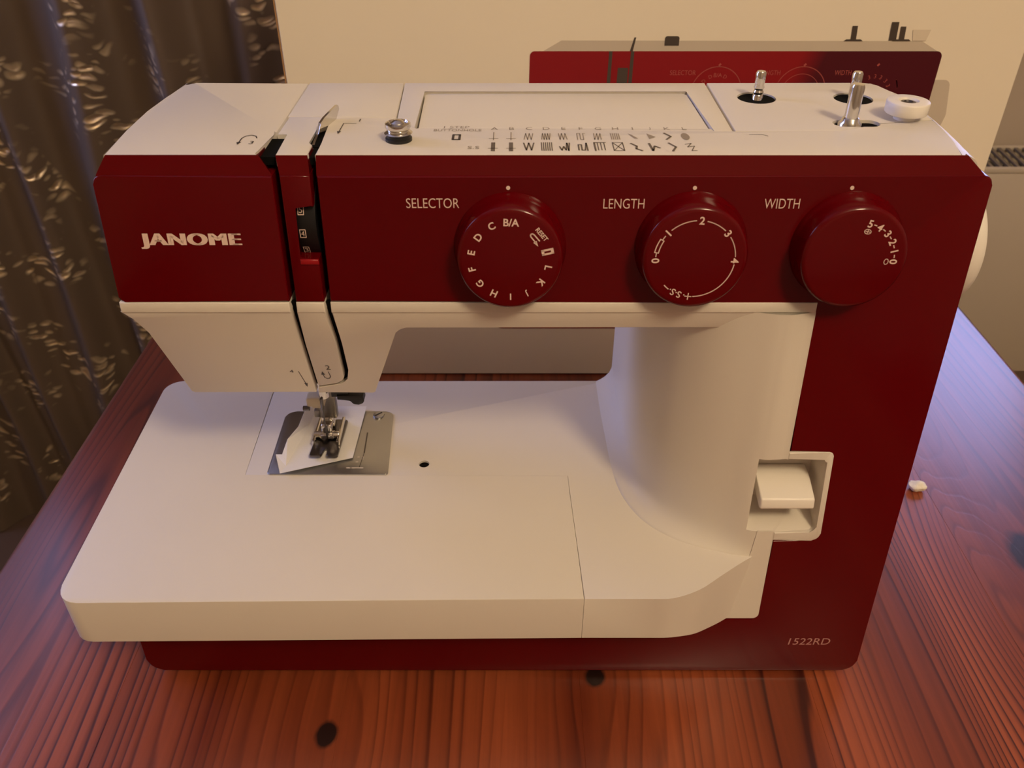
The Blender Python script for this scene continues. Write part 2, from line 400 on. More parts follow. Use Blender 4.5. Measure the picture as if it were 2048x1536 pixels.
# ------------------------------------------------------------------ table
TX0, TX1, TY0, TY1 = -0.3145, 0.4125, -0.62, 0.64
table = empty('table', (0.05, 0, FZ), 'varnished orange-brown pine table under the red and white sewing machine', 'table')
WLOC[table.name] = (0.05, 0, FZ)
def tchild(name, bm, m, parent=table, **k):
    o = obj(name, bm, m, parent, **k); o.location = -Vector((0.05, 0, FZ)); return o   # keeps table-top coordinates for the grain
edges = [TX0, -0.207, -0.088, 0.036, 0.158, 0.281, TX1]
for i in range(6):
    bm = bmesh.new(); a = edges[i]; b_ = edges[i + 1]
    ra = .006 if i == 0 else .0; rb = .006 if i == 5 else .0
    box(bm, a, b_, TY0, TY1, -.028, 0.0)
    es = [e for e in bm.edges if all(v.co.z > -.001 for v in e.verts) and abs(e.verts[0].co.x - e.verts[1].co.x) < 1e-6]
    for e in es:
        x = e.verts[0].co.x
    lim = [e for e in es if (i == 0 and abs(e.verts[0].co.x - TX0) < 1e-6) or (i == 5 and abs(e.verts[0].co.x - TX1) < 1e-6)]
    if lim: bmesh.ops.bevel(bm, geom=lim, offset=.006, segments=3, profile=.5, affect='EDGES')
    lim = [e for e in bm.edges if all(v.co.z > -.0001 for v in e.verts) and abs(e.verts[0].co.x - e.verts[1].co.x) < 1e-6
           and any(abs(e.verts[0].co.x - q) < 1e-6 for q in edges[1:-1])]
    if lim: bmesh.ops.bevel(bm, geom=lim, offset=.00012, segments=1, profile=.5, affect='EDGES')
    tchild('board', bm, 'wood')
for sx in (TX0 + .055, TX1 - .055):
    for sy in (TY0 + .07, TY1 - .07):
        bm = bmesh.new(); lathe(bm, [(0, FZ), (.024, FZ), (.026, FZ + .1), (.032, -.2), (.034, -.11), (.034, -.0285), (0, -.0285)], (sx, sy, 0), seg=16)
        tchild('leg', bm, 'wood')
for sx in (TX0 + .05, TX1 - .05):
    bm = box(bmesh.new(), sx - .011, sx + .011, TY0 + .11, TY1 - .11, -.118, -.0285, .002); tchild('apron', bm, 'wood')
for sy in (TY0 + .07, TY1 - .07):
    bm = box(bmesh.new(), TX0 + .095, TX1 - .095, sy - .011, sy + .011, -.118, -.0285, .002); tchild('apron', bm, 'wood')

# ------------------------------------------------------------------ radiator
rad = empty('radiator', (1.2, 0.98, FZ), 'cream panel radiator with a slotted top grille on the wall at the right edge', 'radiator')
WLOC[rad.name] = (1.2, 0.98, FZ)
RX0, RX1 = 0.58, 1.75
bm = box(bmesh.new(), RX0, RX1, .930, .936, -.442, -.085, .002); child('front_panel', bm, 'rad', rad)
bm = box(bmesh.new(), RX0, RX1, 1.024, 1.030, -.442, -.085, .002); child('back_panel', bm, 'rad', rad)
bm = bmesh.new()
for i in range(46): x = RX0 + .03 + i * .0246; box(bm, x, x + .002, .937, 1.023, -.43, -.10)
o = child('convector_fins', bm, 'rad_dark', rad); o['kind'] = 'stuff'
bm = bmesh.new()
for a in (.930, 1.022): box(bm, RX0, RX1, a, a + .008, -.0845, -.0765, .001)
for a in (RX0, RX1 - .01): box(bm, a, a + .01, .9385, 1.0215, -.0845, -.0765)
child('grille_frame', bm, 'rad', rad)
bm = bmesh.new()
for i in range(86):
    x = RX0 + .016 + i * .0133
    vs = [bm.verts.new(p) for p in ((x, .9385, -.078), (x + .005, .9385, -.078), (x + .013, 1.0215, -.078), (x + .008, 1.0215, -.078),
                                    (x, .9385, -.082), (x + .005, .9385, -.082), (x + .013, 1.0215, -.082), (x + .008, 1.0215, -.082))]
    for q in ((0, 1, 2, 3), (7, 6, 5, 4), (0, 4, 5, 1), (2, 6, 7, 3), (1, 5, 6, 2), (0, 3, 7, 4)): bm.faces.new([vs[j] for j in q])
o = child('grille_slats', bm, mat('grille_enamel', (.22, .18, .14), .5, vary=.05), rad, smooth=False); o['kind'] = 'stuff'
for x in (RX0 + .2, RX1 - .2):
    bm = box(bmesh.new(), x, x + .03, 1.0305, WALL_Y, -.36, -.14); child('wall_bracket', bm, 'rad', rad)

# ------------------------------------------------------------------ curtain
def curtain():
    nx, nz = 400, 60
    bm = bmesh.new(); uvl = bm.loops.layers.uv.new('UVMap')
    cx0, cx1 = -0.99, -0.20
    pts = []; s = 0; prev = None
    for i in range(nx + 1):
        t = i / nx; x = cx0 + (cx1 - cx0) * t
        ph = 2 * PI * (x / 0.103) + 0.8 * math.sin(x * 9.0 + 1.0) + .35
        a = 0.019 + 0.006 * math.sin(x * 13 + 2)
        y = 0.845 + a * math.sin(ph) + 0.005 * math.sin(2 * ph + 1.2) + 0.02 * math.sin(x * 5)
        xx = x
        if prev: s += math.hypot(xx - prev[0], y - prev[1])
        prev = (xx, y); pts.append((xx, y, s))
    g = []
    for j in range(nz + 1):
        z = FZ + .004 + (1.55 - FZ) * j / nz
        row = []
        for x, y, s in pts:
            k = 0.010 * math.sin(z * 3.1 + x * 11) + 0.006 * math.sin(z * 7 + x * 23)
            row.append(bm.verts.new((x + k, y + 0.010 * math.sin(z * 2.3 + x * 17), z)))
        g.append(row)
    for j in range(nz):
        for i in range(nx):
            f = bm.faces.new((g[j][i], g[j][i + 1], g[j + 1][i + 1], g[j + 1][i]))
            for l, (a, b_) in zip(f.loops, ((i, j), (i + 1, j), (i + 1, j + 1), (i, j + 1))):
                l[uvl].uv = (pts[a][2], g[b_][a].co.z)
    o = obj('curtain', bm, 'satin', angle=180)
    o['label'] = 'taupe satin curtain with shiny leaf pattern hanging in folds at the left'; o['category'] = 'curtain'
    rb = bmesh.new(); lathe(rb, [(0, -1.5), (.011, -1.5), (.011, -.12), (0, -.12)], (0, .845, 1.57), 'X', 12)
    r = obj('curtain_rail', rb, 'frame', o)
    fb = bmesh.new(); box(fb, -.74, -.71, .845, WALL_Y, 1.56, 1.58); obj('rail_bracket', fb, 'frame', r)
curtain()

# ------------------------------------------------------------------ cardboard box with the printed picture
BX0, BX1, BY0, BY1, BH = -0.147, 0.3275, 0.283, 0.52, 0.40
carton = empty('cardboard_box', ((BX0 + BX1) / 2, (BY0 + BY1) / 2, 0), 'tall white cardboard carton printed with a red sewing machine, standing behind the machine', 'box')
WLOC[carton.name] = ((BX0 + BX1) / 2, (BY0 + BY1) / 2, 0)
t = .003
bm = box(bmesh.new(), BX0, BX1, BY0, BY0 + t, 0.0008, BH, .0008, 1); front = child('front_panel', bm, 'card', carton)
bm = box(bmesh.new(), BX0, BX1, BY1 - t, BY1, 0.0008, BH, .0008, 1); child('back_panel', bm, 'card', carton)
for nm, a, b_ in (('side_panel', BX0, BX0 + t), ('side_panel', BX1 - t, BX1)):
    bm = box(bmesh.new(), a, b_, BY0 + t, BY1 - t, 0.0008, BH, .0005, 1); child(nm, bm, 'card', carton)
for a, b_ in ((BY0 + t, (BY0 + BY1) / 2 - .0006), ((BY0 + BY1) / 2 + .0006, BY1 - t)):
    bm = box(bmesh.new(), BX0 + t, BX1 - t, a, b_, BH - t, BH); child('top_flap', bm, 'card', carton)
bm = box(bmesh.new(), BX0 + t, BX1 - t, BY0 + t, BY1 - t, 0.0, t); child('bottom_flap', bm, 'card_edge', carton)
bm = box(bmesh.new(), BX0 - .0009, BX0 - .0001, BY0 + .0005, BY0 + .0035, 0.0008, BH); child('cut_edge', bm, 'card_edge', carton)
Q = 0.762
def PM(a, b, d): return (0.0112 + (a + 0.1614) * Q, BY0 - d, 0.2515 + (b - 0.2755) * Q)
def pp(name, pts, m, d, parent=None):
    bm = bmesh.new(); fill(bm, pts, PM, d); return child(name, bm, m, parent or front, smooth=False)
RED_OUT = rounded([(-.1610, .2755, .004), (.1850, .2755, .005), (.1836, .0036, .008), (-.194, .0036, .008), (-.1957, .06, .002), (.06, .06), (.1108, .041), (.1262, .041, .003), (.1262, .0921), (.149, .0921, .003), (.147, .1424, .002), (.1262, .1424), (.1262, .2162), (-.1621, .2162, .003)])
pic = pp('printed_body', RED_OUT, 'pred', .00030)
pp('printed_top', [(-.150, .2755), (-.135, .2840), (.165, .2835), (.180, .2755)], 'pwhite', .00020)
pp('printed_arm', rounded([(-.1621, .2160), (.1260, .2160), (.1260, .0925), (.1480, .0925), (.1450, .0925), (.1262, .0921), (.1255, .042), (.085, .030), (-.20, .030, .006), (-.215, .082, .006), (.055, .0817), (.058, .200, .004), (-.050, .200, .004), (-.066, .151), (-.154, .151)]), 'pwhite', .00015)
pp('printed_handwheel', rounded([(.1845, .252), (.198, .252, .006), (.203, .222, .012), (.196, .190, .008), (.1840, .185)], 6), 'pwhite', .00012)
for a, b_ in (((-.0935, .0)), ((-.0752, .0))):
    pp('printed_slot', [(a - .0012, .2755), (a + .0016, .2755), (a + .0010, .2165), (a - .0022, .2165)], 'pgrey', .0004)
pp('printed_tension_dial', [(-.0865, .262), (-.0778, .262), (-.0778, .236), (-.0870, .236)], 'pgrey', .0004)
pp('printed_lever', [(-.0775, .2755), (-.0750, .2755), (-.0730, .2865), (-.0745, .2865)], 'pgrey', .0004)
pp('printed_thread_guide', rounded([(-.049, .2800), (-.037, .2800), (-.037, .2875, .002), (-.049, .2875, .002)]), 'pgrey', .0004)
for x, h in ((.1075, .2955), (.1400, .2985), (.1475, .2950)):
    w = .0022 if x != .1400 else .003
    pp('printed_pin', [(x - w, .2840), (x + w, .2840), (x + w - .0008, h), (x - w - .0008, h)], 'pgrey', .0004)
    if x != .14: pp('printed_pin_hole', [(x - .008, .2835), (x + .008, .2835), (x + .006, .2850), (x - .006, .2850)], 'pgrey', .00045)
pp('printed_winder_stop', [(.157, .2838), (.168, .2838), (.170, .2925), (.155, .2925)], mat('printed_faint', (.76, .68, .56), .5, vary=.02), .00035)
bm = bmesh.new()
[text(bm, 'JANOME', (-.1275 + q_ * .00020, .2428), .0066, PM, .0004 + .00001 * abs(q_), w=.039, space=1.12) for q_ in (-3, -2, -1, 0, 1, 2, 3)]
child('printed_logo', bm, 'print', front, smooth=False)
bm = bmesh.new()
for s, x, w in (('SELECTOR', -.031, .022), ('LENGTH', .0435, .0165), ('WIDTH', .105, .0140)): text(bm, s, (x, .2580), .0040, PM, .0004, w=w)
for x in (-.0010, .0710, .1330):
    stroke(bm, arc((x, .2415), .0215, -80 if x < .1 else 60, 80, 24), .0007, PM, .0004)
    stroke(bm, [(x, .2640), (x + .001, .2650)], .0016, PM, .0004)
    if x > .1:
        for a in (-20, 0, 20, 42, 62): text(bm, '3', (x + .0145 * math.sin(math.radians(a)), .2405 + .0145 * math.cos(math.radians(a))), .0034, PM, .0004, rot=-math.radians(a))
for a in (-70, -48, -24, 24): text(bm, 'D', (-.001 + .0155 * math.sin(math.radians(a)), .2405 + .0155 * math.cos(math.radians(a))), .0030, PM, .0004, rot=-math.radians(a))
text(bm, 'B/A', (-.001, .2560), .0034, PM, .0004)
stroke(bm, arc((.071, .2405), .0165, -75, 75, 20), .0005, PM, .0004)
child('printed_scale', bm, 'pline', front, smooth=False)

# ------------------------------------------------------------------ the sewing machine
ma = empty('sewing_machine', (0, 0.07, 0), 'red and white mechanical sewing machine with three red dials, standing on the pine table', 'sewing machine')
WLOC[ma.name] = (0, 0.07, 0)
def mc(name, bm, m, parent=None, **k): return child(name, bm, m, parent or ma, **k)
S1 = (-.0921, -.0893); S2 = (-.0777, -.0751)      # thread channels in the front

# red front: left plate, strip between the channels, main panel
def red_band(bm, x0, x1, l=0, r=0):               # tilted strip between the front and the top cover
    rows = []
    for y, z, t_ in ((LEAN * .2676 + .00100, .2676, 0), (LEAN * .2684 + .00065, .2684, 0), (LEAN * .2690 + .0009, .2692, .1), (.0336, .2753, 1), (.0440, .2748, 1)):
        rows.append([bm.verts.new(p) for p in ((x0 + l * t_, y, z), (x1 - r * t_, y, z))])
    for a, c in zip(rows, rows[1:]): bm.faces.new((a[0], a[1], c[1], c[0]))
    for i in (0, 1): bm.faces.new([q_[i] for q_ in rows] + [bm.verts.new((rows[4][i].co.x, .0440, .2676))])
bm = bmesh.new(); prism(bm, rounded([(-.1614, .2685, .003), (S1[0], .2685), (S1[0], .2164), (-.1621, .2164, .002)]), FACE, 0, -.012, .0007, 4)
red_band(bm, -.1600, S1[0], l=.0042, r=.0050)
fp = mc('face_plate', bm, 'red')
bm = bmesh.new(); [text(bm, 'JANOME', (-.12785 + q_ * .00017, .24265), .0064, FACE, .00015 + .00001 * abs(q_), w=.0392, space=1.12) for q_ in (-4, -3, -2, -1, 0, 1, 2, 3, 4)]
mc('logo_lettering', bm, 'print', fp, smooth=False)
bm = bmesh.new(); prism(bm, [(S1[1], .2685), (S2[0], .2685), (S2[0], .2564), (-.0851, .2564), (-.0856, .2352), (S2[0], .2352), (S2[0], .2164), (S1[1], .2164)], FACE, 0, -.012, .0005)
red_band(bm, S1[1], S2[0], l=-.0012, r=.0006)
mc('channel_strip', bm, 'red')
main = rounded([(S2[1], .2685), (.1852, .2685, .0035), (.1836, .0036, .007), (-.194, .0036, .008), (-.1957, .052, .001), (.108, .040), (.1262, .040, .003), (.1264, .0917), (.1492, .0917, .0045), (.1470, .1427, .002), (.1264, .1427), (.1264, .2164), (S2[1], .2164)])
bm = bmesh.new(); prism(bm, main, FACE, 0, -.012, .0007, 4); red_band(bm, S2[1], .1818, r=.0072)
fpan = mc('front_panel', bm, 'red')
for nm, x, z, w, mx_ in (('SELECTOR', -.0309, .2580, .0206, -.0015), ('LENGTH', .0436, .2578, .0160, .0706), ('WIDTH', .1052, .2578, .0138, .1313)):
    bm = bmesh.new(); text(bm, nm, (x, z), .0039, FACE, .00015, w=w, bold=-.006); mc('dial_name', bm, 'print', fpan, smooth=False)
    bm = bmesh.new(); fill(bm, arc((mx_, .2640), .0008, 0, 345, 20), FACE, .00015); mc('dial_mark', bm, 'print', fpan, smooth=False)
bm = bmesh.new(); text(bm, '1522RD', (.1558, .0247), .0046, FACE, .00015, w=.0216, shear=.12)
mc('number_lettering', bm, mat('pale_red_print', (.50, .25, .23), .5, vary=.03), fpan, smooth=False)

# dials
def dial(cx, cz):
    bm = bmesh.new()
    lathe(bm, [(.0224, -.0006), (.0224, .0004), (.0217, .0018), (.0212, .0040), (.0208, .0092), (.0203, .0103), (.0194, .01085), (.0185, .0110), (0, .0110)], (cx, 0, cz), 'FACE', 72)
    return mc('dial', bm, 'red', angle=50)
DD = .01115
def ring(bm, s, c, r, ang, h, **k):
    a = math.radians(ang); text(bm, s, (c[0] + r * math.sin(a), c[1] + r * math.cos(a)), h, FACE, DD, rot=-a, **k)
def rpoly(c, r, ang, pts):
    a = math.radians(ang); ca, sa = math.cos(-a), math.sin(-a); o = (c[0] + r * math.sin(a), c[1] + r * math.cos(a))
    return [(o[0] + p[0] * ca - p[1] * sa, o[1] + p[0] * sa + p[1] * ca) for p in pts]
c1 = (-.0008, .2400); d1 = dial(*c1); bm = bmesh.new()
ring(bm, 'B/A', c1, .0150, 2, .0030, bold=.02)
for i, s in enumerate('CDEFGHIJKL'): ring(bm, s, c1, .0153, -27.3 - 25.6 * i, .0029 if s not in 'I' else .0027, bold=.022)
ring(bm, 'RESET', c1, .0160, 50, .0019, bold=.02, w=.0060)
q = lambda pts: rpoly(c1, .0128, 50, pts)
stroke(bm, q([(-.0020, -.0006), (-.0026, -.0003), (-.0028, .0002), (-.0025, .0007), (-.0018, .0009), (.0014, .0009)]), .0005, FACE, DD)
stroke(bm, q([(-.0020, -.0006), (.0012, -.0006)]), .0005, FACE, DD)
fill(bm, q([(.0006, .0001), (.0028, -.0009), (.0004, -.0014)]), FACE, DD)
for s in ([(-.0024 + .0, -.0012), (.0024, -.0012), (.0024, -.0004), (-.0024, -.0004)], [(-.0024, .0004), (.0024, .0004), (.0024, .0012), (-.0024, .0012)],
          [(-.0024, -.0012), (-.0013, -.0012), (-.0013, .0012), (-.0024, .0012)], [(.0013, -.0012), (.0024, -.0012), (.0024, .0012), (.0013, .0012)]):
    fill(bm, rpoly(c1, .0150, 77 - 90, [(0, 0)]) and [(c1[0] + .0150 * math.sin(math.radians(77)) + p[0] * math.cos(math.radians(13)) - p[1] * math.sin(math.radians(13)),
               c1[1] + .0150 * math.cos(math.radians(77)) + p[0] * math.sin(math.radians(13)) + p[1] * math.cos(math.radians(13))) for p in s], FACE, DD)
mc('dial_letters', bm, 'print', d1, smooth=False)
c2 = (.0713, .2403); d2 = dial(*c2); bm = bmesh.new(); r2 = .0155
for s, a in (('0', -92), ('1', -47), ('2', 4), ('3', 48), ('4', 92)): ring(bm, s, c2, r2, a, .0031, bold=.022)
for a0, a1 in ((-41, -4), (12, 42), (55, 86), (98, 178)): stroke(bm, arc(c2, r2, a0, a1, 20), .00042, FACE, DD)
stroke(bm, arc(c2, r2, -86, -80, 3), .00042, FACE, DD); stroke(bm, arc(c2, r2, -60, -53, 3), .00042, FACE, DD)
stroke(bm, arc(c2, r2 - .0007, -80, -60, 5) + arc(c2, r2 + .0008, -60, -80, 5), .00042, FACE, DD, closed=True)
for pts in ([(-.0013, 0), (.0013, 0)], [(0, -.0013), (0, .0013)]): stroke(bm, rpoly(c2, r2, 185, pts), .00042, FACE, DD)
for a, h in ((199, 1), (209, 1)): ring(bm, 'S', c2, r2, a, .0028, bold=.01)
for a in (191.5, 204, 214.5): fill(bm, arc((c2[0] + (r2 - .0004) * math.sin(math.radians(a)), c2[1] + (r2 - .0004) * math.cos(math.radians(a))), .0003, 0, 300, 5), FACE, DD)
stroke(bm, arc(c2, r2, 217.5, 226, 3), .00045, FACE, DD)
mc('dial_numbers', bm, 'print', d2, smooth=False)
c3 = (.1334, .2403); d3 = dial(*c3); bm = bmesh.new(); r3 = .0148; cc = (c3[0] + .0003, c3[1] - .0003)
for s, a in (('5', 11.5), ('4', 28), ('3', 44.5), ('2', 60.5), ('1', 76), ('0', 92.5)): ring(bm, s, cc, r3, a, .0030, bold=.022)
for a in (17.6, 34, 50.5, 66.3, 82): stroke(bm, arc(cc, r3, a, a + 4.0, 2), .00042, FACE, DD)
e1 = rpoly(cc, .0117, 12, [(.0013 * math.cos(t_ * PI / 8), .0009 * math.sin(t_ * PI / 8)) for t_ in range(16)]); stroke(bm, e1, .00032, FACE, DD, closed=True)
stroke(bm, rpoly(cc, .0117, 12, [(0, -.0007), (0, .0007)]), .0003, FACE, DD); stroke(bm, rpoly(cc, .0117, 12, [(-.0009, 0), (.0009, 0)]), .0003, FACE, DD)
e1 = rpoly(cc, .0120, 93, [(.0011 * math.cos(t_ * PI / 8), .0008 * math.sin(t_ * PI / 8)) for t_ in range(16)]); stroke(bm, e1, .00032, FACE, DD, closed=True)
mc('dial_numbers', bm, 'print', d3, smooth=False)

d1['label'] = 'red dial with a ring of letters'; d2['label'] = 'red dial with a numbered circle'; d3['label'] = 'red dial numbered on its right side only'
# thread tension dial in its window
bm = bmesh.new(); lathe(bm, [(0, -.0078), (.0190, -.0078), (.0192, -.0074), (.0192, .0), (0, 0)], (-.0776, LEAN * .2458 + .0206, .2458), 'X', 64)
td = mc('tension_dial', bm, 'black')
bm = bmesh.new()
def TD(a, b, d):
    z = b - .2458; y = LEAN * .2458 + .0206 - math.sqrt(max(1e-8, .0193 ** 2 - z * z)); return (a, y, b)
for s, z in (('5', .2543), ('4', .2450), ('3', .2368)):
    text(bm, s, (-.0833, z), .0022, TD, 0, w=.0013); stroke(bm, [(-.0844, z - .0017), (-.0822, z - .0017), (-.0822, z + .0017), (-.0844, z + .0017)], .0003, TD, 0, closed=True)
mc('dial_numbers', bm, 'print', td, smooth=False)
bm = bmesh.new(); prism(bm, [(-.0853, .2350), (-.0779, .2350), (-.0779, .2328), (-.0853, .2328)], FACE, .0006, -.002, .0004); mc('tension_mark', bm, 'red_tab')

# black backing and fillers, standing in for the shade inside channels and slots
bm = bmesh.new()
prism(bm, [(-.158, .2690), (.170, .2690), (.170, .205), (-.158, .205)], FACE, -.0124, -.0160)
box(bm, -.1535, .1725, .0470, .1235, .2690, .2706)
prism(bm, [(-.152, .2150), (-.072, .2150), (-.070, .154), (-.150, .154)], SLOPE, -.0045, -.0065)
box(bm, -.0972, -.0907, .0360, .0563, .2706, .2738); box(bm, -.0804, -.0757, .0465, .0724, .2706, .2740); box(bm, -.0785, -.0755, .036, .0464, .2706, .2735)
mc('dark_backing', bm, 'void', smooth=False)

# white head and arm: lip under the red band, then a surface that recedes to the lower edge
LIP = (.2162, .2117)
def lip(bm, x0, x1): prism(bm, [(x0, LIP[0]), (x1, LIP[0]), (x1, LIP[1]), (x0, LIP[1])], FACE, .0004, -.012, .0004)
bm = bmesh.new(); lip(bm, -.1625, S1[0])
prism(bm, rounded([(-.1630, .2119), (S1[0], .2119), (-.0925, .200), (-.0945, .1512), (-.1542, .1512, .001), (-.1561, .198), (-.1590, .2075)]), SLOPE, 0, -.004, .0005)
mc('head_cover', bm, 'white')
bm = bmesh.new(); lip(bm, S1[1], S2[0])
prism(bm, rounded([(S1[1] - .0002, .2119), (S2[0], .2119), (S2[0] + .0002, .1900), (-.0790, .1605, .006), (-.0922, .1565, .001), (-.0908, .190)]), SLOPE, .0002, -.004, .0006)
mc('thread_flap', bm, 'white')
bm = bmesh.new(); lip(bm, S2[1], .1264)
prism(bm, rounded([(S2[1], .2119), (.1255, .2119), (.1255, .2016), (-.0490, .2016, .005), (-.0663, .1508, .001), (-.0935, .1508), (-.0925, .1555), (-.0782, .1592, .0058), (-.0757, .170), (-.0748, .190)]), SLOPE, 0, -.004, .0005)
mc('arm_cover', bm, 'white')
bm = bmesh.new(); text(bm, '2', (-.0847, .1722), .0034, SLOPE, .00035, w=.0022)
stroke(bm, [(-.0852, .1688), (-.0848, .1650), (-.0856, .1634), (-.0868, .1632), (-.0878, .1642), (-.0880, .1668)], .00035, SLOPE, .00035)
fill(bm, [(-.0889, .1664), (-.0871, .1664), (-.0880, .1692)], SLOPE, .00035)
stroke(bm, [(-.0990, .1690), (-.0978, .1590)], .00035, SLOPE, .00015)
fill(bm, [(-.0986, .1592), (-.0969, .1592), (-.0977, .1560)], SLOPE, .00015)
text(bm, '4', (-.1022, .1690), .0022, SLOPE, .00015, w=.0018)
mc('thread_arrows', bm, 'ink', smooth=False)

# white body behind: arm, head, base
bm = bmesh.new(); prof = lambda pts, x0, x1: prism(bm, pts, lambda a, b, d: (d, a, b), x1, x0)
prof([(.0470, .2688), (.0440, .2050), (.0354, .2018), (.1245, .2018), (.1275, .206), (.1275, .2688)], -.1555, .1755)
prof([(.0345, .2030), (.0570, .1520), (.1180, .1520), (.1210, .156), (.1210, .2030)], -.1530, -.0600)
for v in bm.verts:                                  # the head narrows towards its lower edge
    if abs(v.co.x + .06) < 1e-6: v.co.x = -.0695 if v.co.z < .17 else -.0545
mc('rear_housing', bm, 'white')
bm = box(bmesh.new(), -.188, .178, .0165, .152, .0042, .0530, .003); mc('base_pan', bm, 'red')
for x, y in ((-.165, .03), (.155, .03), (-.165, .135), (.155, .135)):
    bm = bmesh.new(); lathe(bm, [(0, 0), (.008, 0), (.009, .002), (.009, .0055), (0, .0055)], (x, y, 0), seg=20); mc('rubber_foot', bm, 'rubber')

# bed
def catmull(P, k=5):
    out = []
    for i in range(len(P) - 1):
        p0 = P[max(0, i - 1)]; p1 = P[i]; p2 = P[i + 1]; p3 = P[min(len(P) - 1, i + 2)]
        for j in range(k):
            t_ = j / k; out.append(tuple(.5 * ((2 * b_) + (-a + c) * t_ + (2 * a - 5 * b_ + 4 * c - d) * t_ ** 2 + (-a + 3 * b_ - 3 * c + d) * t_ ** 3) for a, b_, c, d in zip(p0, p1, p2, p3)))
    out.append(P[-1]); return out
ZB = .0817
ext = rounded([(-.2128, -.0200, .011), (.0336, -.0176), (.0322, .020), (.0308, .0545), (.0308, .06865), (-.1468, .06865), (-.1490, .1585), (-.2180, .1585, .010)], 6)
bm = bmesh.new(); prism(bm, ext, FLAT, ZB, .0536, .0004, 2); mc('extension_table', bm, 'white')
FRONTC = catmull([(.0660, -.0176), (.0759, -.0170), (.0885, -.0119), (.0995, -.0040), (.1085, .0026), (.1140, .0064), (.1172, .0084), (.1186, .0100)], 5)
arm_ = rounded([(-.14655, .0687), (.0310, .0687), (.0310, .0545), (.0324, .020), (.0338, -.0176)] + [p + (0,) for p in FRONTC] + [(.1190, .030), (.172, .030), (.172, .1540), (.0605, .1585, .004), (-.1487, .1585)], 6)
bm = bmesh.new(); n = len(arm_)
prism(bm, arm_, FLAT, ZB, .0536, .0004, 2)
for v in bm.verts:                                  # the wall of the bed drops lower where it runs into the front
    if v.co.z < .06 and v.co.y < .035 and v.co.x > .07: k = min(1, (v.co.x - .07) / .042); v.co.z -= .0115 * k * k * (3 - 2 * k)
cut(mc('free_arm', bm, 'white'), [lambda b: lathe(b, [(0, .07), (.0029, .07), (.0029, .09), (0, .09)], (-.0490, .0782, 0), seg=24),
                                  lambda b: box(b, -.1100, -.0950, .095, .106, .070, .09)])
bm = bmesh.new(); lathe(bm, [(0, .0701), (.0028, .0701), (.0028, .0805), (0, .0805)], (-.0490, .0782, 0), seg=24); mc('hole_dark', bm, 'void')  # matt black fill in place of the shade down the bed hole
bm = bmesh.new(); prism(bm, rounded([(.1183, .0972), (.1264, .0972), (.1264, .0410, .003), (.1100, .0410), (.1100, .0700), (.1162, .0800), (.1172, .0860)]), FACE, .0001, -.006); mc('bed_flange', bm, 'white')

# column: curved wall, with an opening for the reverse lever
plan = [(.0590, .1580), (.0592, .130), (.0600, .1040), (.0612, .075), (.0640, .0560), (.0705, .0405), (.0800, .0295), (.0910, .0215), (.1020, .0157), (.1085, .0124), (.1125, .0109), (.1170, .0097), (.1264, .0092)]
cp = catmull(plan)
i_hole = min(range(len(cp)), key=lambda i: abs(cp[i][0] - .1125))
zs = [ZB - .002, ZB, ZB + .0008, ZB + .002, ZB + .004, ZB + .007, ZB + .011, .0970, .105, .115, .125, .1388, .150, .165, .180, .195, .2060, .2119]
def colpt(i, z):
    x, y = cp[i]
    tx = (cp[min(i + 1, len(cp) - 1)][0] - cp[max(i - 1, 0)][0], cp[min(i + 1, len(cp) - 1)][1] - cp[max(i - 1, 0)][1]); l = math.hypot(*tx)
    nx_, ny_ = tx[1] / l, -tx[0] / l                # towards the bed
    wv = min(1, max(0, (x - .06) / .066)); 
    fl = .0095 * max(0, 1 - max(0, z - ZB) / .0125) ** 2.4 * max(0, 1 - 1.2 * wv ** 1.5)
    up = .012 * max(0, (z - .188) / .024) ** 2 * (1 - wv)       # runs out under the arm
    return (x + nx_ * (fl - 0) + .0035 * (1 - wv) - up * .0, y + ny_ * fl + LEAN * (z - ZB) * wv ** 1.5 + (-.0004 if i == len(cp) - 1 else 0), z)
bm = bmesh.new(); G = [[bm.verts.new(colpt(i, z)) for i in range(len(cp))] for z in zs]
for j in range(len(zs) - 1):
    for i in range(len(cp) - 1):
        if i >= i_hole and zs[j] >= .0969 and zs[j + 1] <= .1389: continue
        bm.faces.new((G[j][i], G[j][i + 1], G[j + 1][i + 1], G[j + 1][i]))
mc('column_wall', bm, 'white', angle=60)
bm = bmesh.new(); prism(bm, [(.066, .0), (.066, .1575), (.176, .1530), (.176, .055), (.120, .052)][1:] + [(.085, .060)], FLAT, .2015, ZB + .0003); mc('column_core', bm, 'white')
# lever surround and recess
bm = bmesh.new(); prism(bm, rounded([(.1262, .1426), (.1469, .1426, .002), (.1491, .0918, .004), (.1262, .0918), (.1262, .0968), (.1464, .0968, .003), (.1446, .1386, .0015), (.1262, .1386)]), FACE, .0004, -.010, .0006)
sur = mc('lever_surround', bm, 'white')
bm = bmesh.new()
yh = [colpt(i_hole, z)[1] for z in (.0970, .1388)]
A = [(colpt(i_hole, .0970)[0], yh[0], .0970), (.1464, LEAN * .0968 + .002, .0968), (.1446, LEAN * .1386 + .002, .1387), (colpt(i_hole, .1388)[0], yh[1], .1388)]
B = [(.1135, .0305, .1030), (.1452, .0305, .1030), (.1438, .0305, .1362), (.1135, .0305, .1362)]
lo_ = [colpt(i, .0970) for i in range(i_hole, len(cp))] + [A[1]]; hi_ = [colpt(i, .1388) for i in range(i_hole, len(cp))] + [A[2]]
nL = len(lo_) - 1
